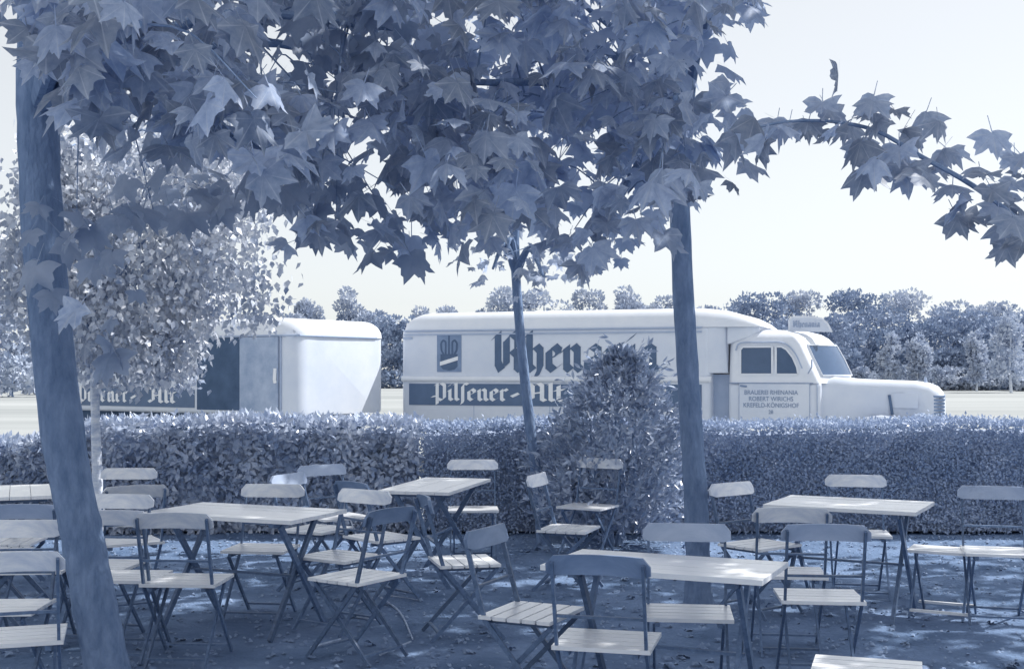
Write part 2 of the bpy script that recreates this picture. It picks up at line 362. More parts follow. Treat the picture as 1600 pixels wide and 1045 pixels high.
MB().box(7.95, 8.9, .455, .47, 1.06, 1.30).build('bonnet_side_panel', 'lorry_white', truck)
for x, z0, z1, y in ((7.86, .94, 1.12, .40), (8.46, .95, 1.27, .44)): MB().bar((x, y, z1), (x + .05, y, z0), .045, .02).build('bonnet_latch', 'banner', truck)
# doors and glazing (set 4 mm proud)
door = MB().box(6.10, 7.24, .108, .122, .76, 1.452).build('door', 'lorry_white', truck)
MB().box(5.93, 7.30, .103, .12, 1.448, 1.462).build('waist_line', 'emblem_ground', truck)
MB().tube([(6.12, .095, 1.415), (6.23, .09, 1.40)], .014, 8).build('handle', 'emblem_ground', door)
for i, (t, s) in enumerate((('BRAUEREI RHENANIA', .105), ('ROBERT WIRICHS', .105), ('KREFELD-KÖNIGSHOF', .105), ('28', .09))):
    sans(t, 6.62, 1.27 - i * .105, s, 'emblem_ground', door, .104, .86)
def pane(pts, y, name, par):
    o = MB().poly([(x, y, z) for x, z in pts], (0, -.006, 0)).build(name, 'glass', par); return o
def rim_of(pts, y, par):
    b = MB(); n = len(pts)
    for i in range(n):
        p, q = pts[i], pts[(i + 1) % n]; b.bar((p[0], y - .008, p[1]), (q[0], y - .008, q[1]), .02, .03, (0, 1, 0))
    b.build('window_frame', 'lorry_roof', par)
w1 = [(6.12, 1.60), (6.64, 1.60), (6.64, 2.055), (6.16, 2.055), (6.12, 2.01)]
w2 = [(6.70, 1.60), (7.06, 1.60), (7.04, 1.72), (6.97, 1.88), (6.87, 2.01), (6.79, 2.055), (6.70, 2.055)]
for w, nm in ((w1, 'side_window'), (w2, 'quarter_window')):
    o = pane(w, .124, nm, truck); rim_of(w, .122, o)
for sgn in (0, 1):        # split windscreen, one pane each side of the centre post
    def py(y): return y if sgn == 0 else 2.3 - y
    def fx(xa, xc, t): return xa + (xc - xa) * (1 - (1 - t) ** 1.7)
    b = MB(); r0 = []; r1 = []; r2 = []
    for t in (.06, .3, .55, .8, .96):
        r0.append((fx(7.36, 7.80, t) + .02, py(.22 + (1.15 - .22) * t), 1.585)); r1.append((fx(7.23, 7.68, t) + .02, py(.23 + (1.15 - .23) * t), 1.85)); r2.append((fx(7.125, 7.55, t) + .02, py(.25 + (1.15 - .25) * t), 2.085))
    b.loft([r0, r1, r2], False, False); o = b.build('windscreen', 'glass', truck, True)
    fb = MB(); ring = r0 + [r1[-1]] + r2[::-1] + [r1[0]]
    for i in range(len(ring)): fb.bar(ring[i], ring[(i + 1) % len(ring)], .028, .022, (1, 0, 0))
    fb.build('window_frame', 'lorry_roof', o)
# board on the cab roof
rsb = empty('roof_sign', (6.86, .55, 2.30), R(6), truck); rsb.scale = (.88, 1, .88)
b = MB(); b.poly([(0, 0, .02), (.78, 0, .0), (.70, 0, .16), (.60, 0, .25), (.40, 0, .285), (.06, 0, .29), (0, 0, .24)], (0, .02, 0)); b.build('sign_board', 'lorry_white', rsb)
b = MB(); rp = [(0, 0, .02), (0, 0, .24), (.06, 0, .29), (.40, 0, .285), (.60, 0, .25), (.70, 0, .16), (.78, 0, 0)]
for p, q in zip(rp[:-1], rp[1:]): b.bar((p[0], .008, p[2]), (q[0], .008, q[2]), .03, .04, (0, 1, 0))
b.build('sign_frame', 'lorry_roof', rsb)
write('Rhenania', .07, .10, .08, .50, 'door_grey', rsb, -.002, .3)
for y in (.02, 2.28):     # wings over the front wheels
    rr = []
    for i in range(9):
        a = math.pi * i / 8; cx, cz = 8.35 - .62 * math.cos(a), .5 + .44 * math.sin(a)
        rr.append([(cx, (y if y < 1 else y - .42) + w, cz + dz) for w, dz in ((0, -.05), (.05, 0), (.37, .02), (.42, -.02))])
    MB().loft(rr, False, False).build('wing', 'lorry_white', truck, True)
    hb = MB(); hb.loft([[(9.0 - d, (.32 if y < 1 else 1.98) + q * math.cos(t), .86 + q * math.sin(t)) for t in [2 * math.pi * k / 16 for k in range(16)]] for d, q in ((.25, .05), (.1, .12), (0, .13), (-.03, .09))]); hb.build('headlight', 'lorry_trim', truck, True)
for x in (1.5, 8.35):
    for y in (.2, 2.1): wheel(truck, x, y)
MB().tube([(7.22, .1, 1.62), (7.3, -.12, 1.72), (7.3, -.12, 1.84)], .012, 6).build('mirror_arm', 'lorry_trim', truck)

trailer = empty('drink_trailer', (-3.66, 20.0, 0), math.atan2(.545, -.84) + math.pi)   # local +x = towards the rounded front end
tag(trailer, 'white rounded box trailer with open grey door standing left of the lorry', 'trailer')
TL, TW = 5.9, 2.45
# side towards the camera is local y=0 (front -Y), body runs to y=TW; x=0 front end, x=-TL rear
MB().loft(coach(-TL, .12, 0, TW, .92, 2.25, .05, .32, 0)).build('trailer_body', 'lorry_white', trailer, True)
rs = []
for i in range(9):
    a = math.pi / 2 * i / 8; rs.append((-TL + .42 * (1 - math.cos(a)), .42 * (1 - math.sin(a))))
rs += [(-3, 0)] + [(.14 - (x + TL), s) for x, s in rs[::-1]]
MB().loft([section(x, -.012 + s * .75, TW + .012 - s * .75, 2.235, 2.54 - s * .62, min(.26, (2.54 - s * .62 - 2.235) * .95), .003) for x, s in rs]).build('trailer_roof', 'lorry_roof', trailer, True)
MB().box(-2.14, -1.08, -.006, .02, .99, 2.22).build('door_opening', 'dark_inside', trailer)  # shade of the interior put into the dark colour of a flat panel
d = MB().box(-1.07, -.20, -.045, -.012, .99, 2.22).build('door', 'door_grey', trailer)
d['label'] = 'grey door standing open beside the dark doorway'
MB().tube([(-.24, -.06, 1.46), (-.24, -.075, 1.52), (-.24, -.06, 1.70)], .028, 8).build('handle', 'white_lettering', d)
MB().box(-.18, -.15, -.02, .0, .96, 2.22).build('door_frame', 'lorry_trim', trailer)
MB().tube(bez([(-TL + .3, -.012, 2.24), (-.25, -.012, 2.24), (.03, .09, 2.24), (.135, .33, 2.24), (.135, 2.1, 2.24)], 4), .016, 6).build('roof_drip_rail', 'lorry_trim', trailer, True)
MB().box(-5.45, -2.2, -.012, .004, 1.02, 1.36).build('banner_panel', 'banner', trailer)
write('Pilsener', -5.3, 1.10, .185, 1.40, 'white_lettering', trailer, -.012, .27)
write('.', -3.85, 1.10, .185, .15, 'white_lettering', trailer, -.012, .3)
write('Alt', -3.35, 1.10, .185, .72, 'white_lettering', trailer, -.012, .27)
MB().box(-TL + .3, -.3, .25, TW - .25, .55, .918).build('chassis', 'dark_inside', trailer)
MB().bar((.0, .1, .90), (1.7, 1.1, .82), .08, .06, (0, 1, 0)).build('drawbar', 'iron', trailer)
for x in (-1.2, -4.6):
    for y in (.2, TW - .2): wheel(trailer, x, y, .42)

# ------------------------------------------------------------------ far trees
LEAF4 = ([(0, 0, 0), (.34, .45, .06), (0, 1, -.05), (-.34, .45, .06)], [(0, 1, 2), (0, 2, 3)])
def blob_tree(name, label, cat, x, y, h, r, m, conical=.0, nl=900, ls=.35, base=.12, group=None, trunk_m='bark'):
    t = empty(name, (x, y, 0)); tag(t, label, cat, group)
    MB().tube(bez([(0, 0, -.05), (random.uniform(-.1, .1), 0, h * .35), (0, 0, h * .85)], 4), [h * .022 * (1 - .09 * i) for i in range(9)], 8).build('trunk', trunk_m, t, True)
    # clumps within the crown volume
    nc = 34; cz = rng.uniform(base, .97, nc); wid = np.where(cz > .35, 1 - conical * (cz - .2) * 1.15, .75 + .5 * cz); wid = np.clip(wid * np.sqrt(np.clip(1.06 - ((cz - .45) / .62) ** 2, .05, 1)), .1, 1)
    a = rng.uniform(0, 6.28, nc); rr = np.sqrt(rng.uniform(.05, 1, nc)) * wid * r
    C = np.stack([rr * np.cos(a), rr * np.sin(a), cz * h], 1)
    k = rng.integers(0, nc, nl); off = rng.normal(0, 1, (nl, 3)); off /= np.linalg.norm(off, axis=1, keepdims=True); off *= (rng.uniform(.4, 1, (nl, 1)) ** .5)
    P = C[k] + off * np.array([r * .30, r * .30, h * .085])
    P[:, 2] = np.clip(P[:, 2], .05, h * 1.03)
    tip = off + rng.normal(0, .5, (nl, 3)) + np.array([0, 0, .35]); nr = off + rng.normal(0, .6, (nl, 3))
    o = link(bpy.data.objects.new('crown', scatter_mesh('crown', *LEAF4, P, frames(tip, nr), rng.uniform(.6, 1.4, nl) * ls, m)), t); o['kind'] = 'stuff'
    return t
def X(px, y): return (px - 800) / 1909 * y
def Zt(py, y): return 1.65 + (580 - py) * y / 1909
def where(px):
    return 'left of the lorry' if px < 620 else 'above the lorry box' if px < 1120 else 'behind the cab' if px < 1330 else 'at the far right'
far = [  # px, py_top, distance, half width px, conical, dark, wording
 (455, 482, 78, 20, .3, 0, 'low rounded tree just right of the birch crown'), (485, 455, 80, 24, .75, 0, 'pointed conifer standing above the trailer roof'),
 (550, 443, 82, 26, .8, 0, 'tallest pointed conifer between trailer and lorry box'), (592, 478, 76, 28, .2, 0, 'round tree over the right end of the trailer'),
 (625, 480, 72, 34, .1, 1, 'dark tree filling the gap between trailer and lorry'), (680, 474, 80, 26, .1, 0, 'low tree peeping over the rear of the lorry roof'),
 (735, 474, 80, 20, .1, 0, 'small tree top over the lorry roof right of the emblem'), (795, 440, 74, 34, .35, 0, 'tree behind the thin middle trunk, left of it'),
 (850, 446, 74, 40, .2, 0, 'broad tree just right of the thin middle trunk'), (918, 450, 78, 26, .5, 0, 'loose tree above the bush tip, over the lorry roof'),
 (985, 443, 78, 30, .55, 0, 'conifer over the lorry roof left of the plane trunk'), (1045, 456, 76, 26, .3, 0, 'tree directly behind the plane tree trunk'),
 (1110, 476, 76, 30, .1, 0, 'low tree over the front of the lorry roof'), (1180, 455, 74, 44, .25, 1, 'broad dark tree behind the sloped roof nose'),
 (1250, 452, 76, 34, .5, 0, 'pointed tree just above the cab roof sign'), (1325, 447, 78, 46, .3, 1, 'tall dark tree right of the cab roof sign'),
 (1370, 478, 70, 50, .1, 1, 'dark bushy tree above the bonnet'), (1420, 446, 80, 42, .4, 0, 'tall loose tree above the bonnet front'),
 (1455, 480, 70, 46, .1, 1, 'dark round tree beyond the front of the bonnet'), (1490, 466, 80, 40, .2, 0, 'grey tree between the two pairs of pale saplings'),
 (1520, 484, 68, 52, .05, 1, 'dark tree behind the lone pale sapling'), (1570, 468, 76, 44, .2, 0, 'tree top near the right edge of the picture'),
 (1600, 486, 66, 50, .05, 1, 'dark tree cut by the right edge of the picture'), (1285, 490, 68, 42, .05, 1, 'dark low tree behind the windscreen'), (1210, 494, 68, 46, .05, 1, 'dark low tree behind the cab roof')]
for px, py, y, hw, con, dark, lab in far:
    y *= 1.7
    blob_tree('background_tree', lab, 'tree', X(px, y), y, Zt(py, y) * .93, hw * y / 1909 * 1.6, 'far_leaf_dark' if dark else 'far_leaf', con, 4600, .38, .02, 'trees of the distant wood edge')
pale = [(1390, 524, 52, 20, 'slim pale sapling above the bonnet, left of a rounder one'), (1434, 520, 52, 21, 'rounded pale sapling above the front of the bonnet'),
        (1526, 521, 52, 18, 'lone thin pale sapling near the right side of the field'), (1580, 494, 48, 34, 'large pale bushy sapling by the right edge of the field')]
for px, py, y, hw, lab in pale:
    y *= 2
    blob_tree('sapling', lab, 'sapling', X(px, y), y, Zt(py, y), hw * .85 * y / 1909, 'pale_leaf', .25, 1800, .32, .2, 'pale saplings in the field', 'bark_pale')
for i, (px, py, y, hw, lab) in enumerate([(1345, 578, 56, 24, 'low grey shrub over the middle of the bonnet'), (1410, 574, 56, 26, 'low grey shrub between the left pair of saplings'), (1478, 575, 54, 26, 'pale low shrub just beyond the bonnet nose'),
                                        (1545, 584, 54, 26, 'low shrub right of the lone sapling'), (1592, 586, 52, 20, 'low shrub under the large sapling at the edge'), (1508, 588, 54, 16, 'tiny shrub under the lone sapling'),
                                        (20, 560, 40, 60, 'grey bush in the field left of the big trunk'), (70, 590, 44, 40, 'small bush in the field behind the big trunk')]):
    y *= 2
    blob_tree('field_shrub', lab, 'shrub', X(px, y), y, Zt(py, y), hw * y / 1909, 'far_leaf', .1, 900, .34, .04, 'shrubs in the field')
for px, py, y, hw, lab in [(-20, 480, 70, 90, 'dark tree at the left edge beyond the trailer'), (60, 500, 74, 70, 'tree behind the big leaning trunk'), (300, 470, 80, 60, 'tree hidden behind the birch crown'), (400, 484, 80, 40, 'tree just left of the trailer roof')]:
    y *= 1.7
    blob_tree('background_tree', lab, 'tree', X(px, y), y, Zt(py, y), hw * y / 1909, 'far_leaf', .1, 1900, .7, .05, 'trees of the distant wood edge')

# ------------------------------------------------------------------ hedge
HX0, HX1, HY0, HY1 = -9.0, 9.0, 12.38, 13.25
def htop(x): return (1.10 + .018 * np.sin(x * 1.7) + .012 * np.sin(x * 4.3 + 1)) - .22 / (1 + np.exp((x + 4.75) * 6))
HL = ([(0, 0, 0), (.26, .4, .07), (0, .45, 0), (-.26, .4, .07), (0, 1, -.08)], [(0, 1, 2), (0, 2, 3), (2, 1, 4), (3, 2, 4)])
def make_hedge(label, x0, x1, nf, ntp, ls0, ls1, jit, rough, m):
    hedge = empty('clipped_hedge', ((x0 + x1) / 2, 12.8, 0)); tag(hedge, label, 'hedge'); cx = (x0 + x1) / 2
    b = MB(); xs = np.linspace(x0 + .05, x1 - .05, 40)
    b.loft([[(x - cx, HY0 - 12.8 + .10, .02), (x - cx, HY0 - 12.8 + .10, htop(x) - .08), (x - cx, HY1 - 12.8 - .1, htop(x) - .08), (x - cx, HY1 - 12.8 - .1, .02)] for x in xs]); o = b.build('inner_growth', 'hedge_core', hedge)
    o['label'] = 'dense shaded inside of the hedge'
    n = nf + ntp; x = rng.uniform(x0, x1, n); z = np.empty(n); y = np.empty(n)
    z[:nf] = rng.uniform(.03, 1, nf) * htop(x[:nf]); bulge = rough * np.sin(x[:nf] * 3.1 + z[:nf] * 4) * np.sin(z[:nf] * 5 + x[:nf]) + rough * .6 * np.sin(x[:nf] * 8.3 - z[:nf] * 7)
    y[:nf] = HY0 + bulge + rng.exponential(.04, nf) - .02
    z[nf:] = htop(x[nf:]) + rng.normal(0, .022, ntp) + .3 * rough * rng.exponential(.4, ntp); y[nf:] = rng.uniform(HY0 - .03, HY1, ntp)
    nr = np.zeros((n, 3)); nr[:nf] = (0, -1, .35); nr[nf:] = (0, -.25, 1); nr += rng.normal(0, jit, nr.shape)
    tip = rng.normal(0, .7, nr.shape); tip[:nf, 2] -= .3; tip[nf:, 2] += .8
    P = np.stack([x - cx, y - 12.8, z], 1)
    o = link(bpy.data.objects.new('foliage', scatter_mesh('foliage', *HL, P, frames(tip, nr), rng.uniform(ls0, ls1, n), m)), hedge); o['kind'] = 'stuff'
make_hedge('broad-leaved glittering stretch of hedge left of the thin middle trunk', HX0, -.95, 17000, 5500, .06, .11, .75, .07, 'shrub_leaf')
make_hedge('dark finely clipped stretch of hedge from the middle to the right edge', -.95, HX1, 62000, 17000, .028, .050, .32, .03, 'hedge_leaf')

# ------------------------------------------------------------------ bush in front of the hedge
bush = empty('conical_bush', (.96, 11.6, 0)); tag(bush, 'tall conical glossy-leaved bush in front of the hedge, covering the lorry lettering', 'bush')
for i in range(7):
    a = i * .9; MB().tube(bez([(.06 * math.cos(a), .06 * math.sin(a), 0), (.2 * math.cos(a), .2 * math.sin(a), .5), (.22 * math.cos(a + .5), .22 * math.sin(a + .5), 1.2)], 4), [.022 - .0015 * k for k in range(9)], 6).build('stem', 'twig_bark', bush, True)
nb = 9500; u = rng.uniform(0, 1, nb); zz = .16 + 1.66 * u ** 1.1
nb0 = nb
rad = .63 * np.clip(np.where(zz < .7, np.sqrt(np.clip(1 - .42 * ((.7 - zz) / .55) ** 2, 0, 1)), 1 - np.clip((zz - .7) / 1.16, 0, 1) ** 2.0), .05, 1)
a = rng.uniform(0, 6.283, nb); lump = 1 + .14 * np.sin(3 * a + zz * 6) + .1 * np.sin(5 * a - zz * 9) + .34 * (rng.uniform(0, 1, nb) ** 5); q = rng.uniform(.55, 1.05, nb) ** .6
P = np.stack([rad * lump * q * np.cos(a), rad * lump * q * np.sin(a), zz + rng.normal(0, .03, nb)], 1)
P[:, 0] += .10 * (zz - .9)
# loose shoots standing off the outline
nsh = 95; si = rng.integers(0, nb, nsh); ns = nsh * 9; k_ = np.repeat(si, 9); t_ = np.tile(np.linspace(0, 1, 9), nsh)
dr = np.stack([np.cos(a[si]), np.sin(a[si]), rng.uniform(.5, 1.8, nsh)], 1); dr /= np.linalg.norm(dr, axis=1, keepdims=True)
P[:ns] = P[k_] + np.repeat(dr * rng.uniform(.10, .26, (nsh, 1)), 9, axis=0) * t_[:, None] + rng.normal(0, .012, (ns, 3)); a = np.concatenate([a[k_], a[ns:]])
outw = np.stack([np.cos(a), np.sin(a), np.full(nb, .15)], 1)
tip = outw * .8 + np.array([0, 0, .40]) + rng.normal(0, .6, (nb, 3)); nr = outw + np.array([0, 0, .3]) + rng.normal(0, .5, (nb, 3))
BL = ([(0, 0, 0), (.15, .35, .05), (.14, .65, .04), (0, 1, -.06), (-.14, .65, .04), (-.15, .35, .05), (0, .5, 0)], [(0, 1, 6), (1, 2, 6), (2, 3, 6), (3, 4, 6), (4, 5, 6), (5, 0, 6)])
o = link(bpy.data.objects.new('foliage', scatter_mesh('foliage', *BL, P, frames(tip, nr), rng.uniform(.06, .105, nb), 'bush_leaf')), bush); o['kind'] = 'stuff'

# ------------------------------------------------------------------ birch at the left, in front of the trailer
birch = empty('birch_tree', (-3.84, 11.3, 0)); tag(birch, 'slender pale-barked tree with small glittering leaves in front of the trailer', 'tree')
MB().tube(bez([(.03, 0, -.05), (.0, 0, .8), (-.02, .0, 1.6), (.0, 0, 2.6), (.08, .0, 4.0)], 6), [.056 - .0015 * k for k in range(25)], 10, jit=.05).build('trunk', 'bark_pale', birch, True)
ncl = 85; cc = rng.normal(0, 1, (ncl, 3)); cc /= np.linalg.norm(cc, axis=1, keepdims=True); cc *= rng.uniform(.15, 1, (ncl, 1)) ** .45
C = cc * np.array([1.28, 1.1, 1.42]) + np.array([.34, 0, 2.95]); C[:, 2] = np.where(C[:, 0] < -.25, np.maximum(C[:, 2], 2.0), C[:, 2])
for c in C[:40]:
    s0 = (0.02, 0, max(1.5, c[2] - .5 - .3 * random.random())); m_ = (c[0] * .5, c[1] * .5, c[2] + .12)
    MB().tube(bez([s0, m_, tuple(c)], 4), [.016 - .0014 * k for k in range(9)], 5).build('branch', 'twig_bark', birch, True)
nl = 24000; k = rng.integers(0, ncl, nl); P = C[k] + rng.normal(0, 1, (nl, 3)) * np.array([.15, .15, .19]) - np.array([0, 0, 1]) * rng.exponential(.07, (nl, 1))
P = P[(P[:, 0] < .92) | (P[:, 2] > 1.96 + .05 * rng.normal(0, 1, len(P)))]
P = P[P[:, 2] > 1.5 + .12 * rng.uniform(-1, 1, len(P))]; nl = len(P)
tip = rng.normal(0, .5, (nl, 3)) + np.array([0, 0, -.7]); nr = rng.normal(0, .8, (nl, 3)) + np.array([.5, -.3, .4])
DL = ([(0, 0, 0), (.36, .35, .05), (0, 1, -.06), (-.36, .35, .05)], [(0, 1, 2), (0, 2, 3)])
o = link(bpy.data.objects.new('foliage', scatter_mesh('foliage', *DL, P, frames(tip, nr), rng.uniform(.05, .09, nl), 'birch_leaf')), birch); o['kind'] = 'stuff'

# ------------------------------------------------------------------ plane trees
def plane_leaf(fold, curl, wav):
    half = [(0, .64), (9, .47), (15, .47), (25, .37), (36, .47), (46, .62), (55, .47), (64, .48), (78, .37), (90, .42), (102, .52), (116, .37), (138, .28), (165, .19)]
    ol = [(math.sin(R(a)) * r, math.cos(R(a)) * r) for a, r in half]; ol = ol + [(0, -.06)] + [(-x, y) for x, y in ol[:0:-1]]
    def z(x, y): return -abs(x) * fold + curl * (x * x + y * y) + wav * math.sin(9 * x + 5 * y) * .05
    v = [(0, .02, .0)] + [(x, y + .2, z(x, y)) for x, y in ol]; v[0] = (0, .2, 0); n = len(ol)
    f = [(0, 1 + (i + 1) % n, 1 + i) for i in range(n)]
    b = len(v); v += [(-.012, .16, 0), (.012, .16, 0), (.01, -.35, .03), (-.01, -.35, .03)]; f += [(b, b + 1, b + 2), (b, b + 2, b + 3)]
    return v, f
LV = [plane_leaf(*p) for p in ((.12, -.35, 1), (.25, -.15, .9), (.05, -.8, 1.8), (.42, -.3, .8), (-.2, -.25, 1.6), (.5, -.7, 1.2), (.1, .45, 1.8), (.65, -.2, 1))]
LM = []
for v, f in LV:
    me = bpy.data.meshes.new('leaf'); me.from_pydata(v, [], f); me.materials.append(MATS['near_leaf'])
    me.polygons.foreach_set('use_smooth', [True] * len(me.polygons)); LM.append(me)
def inside(p, poly):
    x, y = p; c = False; j = len(poly) - 1
    for i in range(len(poly)):
        (xi, yi), (xj, yj) = poly[i], poly[j]
        if (yi > y) != (yj > y) and x < (xj - xi) * (y - yi) / (yj - yi) + xi: c = not c
        j = i
    return c
class Plane:
    def __init__(s, label, path, rad, fork):
        s.base = Vector(path[0]); s.root = empty('plane_tree', s.base); tag(s.root, label, 'tree', 'plane trees over the terrace')
        pts = bez([Vector(p) - s.base for p in path], 12); n = len(pts)
        rr = [rad[0] + (rad[1] - rad[0]) * (i / (n - 1)) ** .8 for i in range(n)]; rr = [r * (1 + .35 * math.exp(-i / 1.8)) * random.uniform(.97, 1.03) for i, r in enumerate(rr)]
        MB().tube(pts, rr, 22, jit=.035).build('trunk', 'bark', s.root, True)
        s.fork = Vector(fork); s.leaves = []; s.twigs = []
    def cluster(s, c, n, spread, size):
        c = Vector(c); s.twigs.append(c)
        for _ in range(n):
            d = Vector((random.gauss(0, 1), random.gauss(0, 1), random.gauss(0, .75))) * spread
            s.leaf(c + d, d, size * random.uniform(.55, 1.3))
    def leaf(s, p, out, size, face=None):
        h = Vector((out.x, out.y, 0)); h = h.normalized() if h.length > 1e-4 else Vector((1, 0, 0))
        a = random.gauss(0, .9); h = Matrix.Rotation(a, 3, 'Z') @ h
        tip = (h * random.uniform(.35, 1) + Vector((0, 0, -random.uniform(.15, 1.1)))).normalized()
        nr = Vector((random.gauss(0, .45), random.gauss(0, .45) - .25, 1)) + h * random.uniform(0, .9)
        x = tip.cross(nr).normalized(); z = x.cross(tip)
        s.leaves.append((Vector(p), Matrix((x, tip, z)).transposed(), size, random.randrange(len(LM))))
    def finish(s, extra=None):
        tw = list(s.twigs); random.shuffle(tw); main = tw[:max(3, min(9, len(tw) // 7))]
        for m_ in main:
            mid = (s.fork + m_) / 2 + Vector((0, 0, .25)); n = 9
            MB().tube(bez([s.fork - s.base, mid - s.base, m_ - s.base], 4), [.045 - .0042 * i for i in range(9)], 8, jit=.06).build('limb', 'bark', s.root, True)
        for t in tw:
            if t in main or random.random() < .6: continue
            a = min(main, key=lambda q: (q - t).length); q_ = random.uniform(.55, .95); a0 = s.fork.lerp(a, q_) + Vector((0, 0, .5 * q_ * (1 - q_)))
            if (a0 - t).length > 1.3: a0 = t.lerp(a0, 1.1 / (a0 - t).length)
            MB().tube(bez([a0 - s.base, (a0 + t) / 2 - s.base + Vector((0, 0, .08)), t - s.base], 3), [.0055 - .0006 * i for i in range(7)], 5).build('twig', 'twig_bark', s.root)
        vis = sorted(s.leaves, key=lambda l: l[0].length)
        for p, m_, sz, k in vis[:300]:
            o = bpy.data.objects.new('leaf', LM[k]); o.matrix_local = Matrix.Translation(p - s.base) @ m_.to_4x4() @ Matrix.Scale(sz, 4); link(o, s.root)
        rest = vis[300:]; bv = np.array(s.base)
        if rest:
            P = np.array([l[0] for l in rest]) - bv; M = np.array([[list(r) for r in l[1]] for l in rest]); Z = np.array([l[2] for l in rest])
            o = link(bpy.data.objects.new('foliage', scatter_mesh('foliage', *LV[0], P, M, Z, 'plane_leaf')), s.root); o['kind'] = 'stuff'
        if extra is not None and len(extra):
            n = len(extra); th = rng.uniform(0, 6.28, n)
            tip = np.stack([np.cos(th), np.sin(th), rng.uniform(-.9, .1, n)], 1); nr = np.array([0, 0, 1.0]) + rng.normal(0, .4, (n, 3))
            cv = [(0, .2, 0), (0, .84, -.1), (.2, .5, 0), (.44, .6, -.1), (.38, .15, 0), (0, .05, 0), (-.38, .15, 0), (-.44, .6, -.1), (-.2, .5, 0)]; cf = [(0, i + 1, i) for i in range(1, 8)] + [(0, 1, 8)]
            o = link(bpy.data.objects.new('upper_crown', scatter_mesh('upper_crown', cv, cf, np.asarray(extra) - bv, frames(tip, nr), rng.uniform(.2, .3, n), 'crown_leaf')), s.root); o['kind'] = 'stuff'
def pt(px, py, y): return Vector((X(px, y), y, Zt(py, y)))
T1 = Plane('big dark plane tree leaning at the left edge of the terrace', [(-2.02, 6.2, -.05), (-2.16, 6.2, .7), (-2.29, 6.2, 1.42), (-2.40, 6.22, 2.56), (-2.42, 6.25, 3.6), (-2.35, 6.2, 4.6)], (.108, .10), (-2.4, 6.2, 3.0))
T2 = Plane('straight plane tree right of the bush, trunk rising behind the nearest table', [(1.32, 8.63, -.05), (1.30, 8.63, .7), (1.245, 8.63, 1.6), (1.18, 8.6, 2.9), (1.2, 8.5, 4.2), (1.3, 8.4, 5.2)], (.092, .06), (1.18, 8.55, 3.05))
T3 = Plane('thin young tree trunk standing left of the bush by the hedge', [(.30, 11.7, -.05), (.24, 11.7, .6), (.13, 11.7, 1.5), (.03, 11.7, 2.75), (.05, 11.6, 4.2)], (.058, .040), (.04, 11.7, 2.6))
T4 = Plane('plane tree beyond the right edge whose leafy branch arches into the sky', [(4.7, 5.4, -.05), (4.75, 5.4, 1.4), (4.7, 5.4, 3.0), (4.8, 5.4, 5.0)], (.16, .09), (4.7, 5.4, 3.1))
T5 = Plane('plane tree beyond the right edge shading the hedge', [(8.2, 10.2, -.05), (8.2, 10.2, 2), (8.3, 10.2, 5.0)], (.15, .09), (8.2, 10.2, 3.5))
polyA = [(400, -80), (1120, -80), (1165, 60), (1160, 140), (1135, 205), (1095, 240), (1050, 285), (1025, 330), (985, 385), (930, 400), (860, 350), (800, 330), (740, 350), (640, 355), (560, 365), (490, 355), (475, 320), (490, 285), (450, 240), (420, 210), (400, 150)]
holesA = [(408, 45, 40, 48), (588, 238, 36, 26), (570, 287, 26, 18), (1110, 110, 40, 30), (700, 265, 26, 18), (540, 190, 16, 14), (690, 60, 18, 12), (800, 150, 12, 14), (980, 90, 16, 10), (900, 330, 10, 12), (1000, 200, 12, 10), (660, 150, 12, 10), (495, 100, 14, 10), (605, 330, 16, 10), (855, 222, 16, 22), (740, 95, 14, 18), (930, 262, 16, 12), (1075, 70, 22, 20)]
polyB = [(50, -80), (400, -80), (390, 20), (350, 60), (420, 130), (440, 210), (400, 240), (240, 180), (170, 120), (70, 70)]
def sow(poly, holes, n, ylo, yhi, pick, spread, size, nl):
    xs = [p[0] for p in poly]; ys = [p[1] for p in poly]; done = 0
    while done < n:
        p = (random.uniform(min(xs), max(xs)), random.uniform(min(ys), max(ys)))
        if not inside(p, poly): continue
        if any(((p[0] - h[0]) / (h[2] + 14)) ** 2 + ((p[1] - h[1]) / (h[3] + 14)) ** 2 < 1 for h in holes): continue
        y = random.uniform(ylo, yhi); c = pt(p[0], p[1], y); pick(p).cluster(c, nl, spread, size); done += 1
sow(polyA, holesA, 300, 4.6, 7.4, lambda p: T1 if p[0] < 640 else T2, .10, .172, 5)
sow(polyB, [(405, 45, 45, 50)], 66, 3.6, 5.2, lambda p: T1, .10, .172, 5)
for px, py in ((120, 330), (240, 330), (290, 290), (150, 390), (150, 520), (60, 380), (330, 290), (300, 250), (420, 270)):
    T1.cluster(pt(px, py, random.uniform(5.0, 6.6)), 5, .09, .19)
for px, py in ((790, 400), (830, 420), (850, 435), (800, 380), (850, 390), (770, 420), (740, 390), (880, 400), (830, 360), (790, 340)):
    T3.cluster(pt(px, py, random.uniform(11.0, 12.2)), 7, .16, .14)
def rep_ok(px, py): return py > 150 and (px, py) not in ((1548, 212), (1450, 180), (1465, 195))
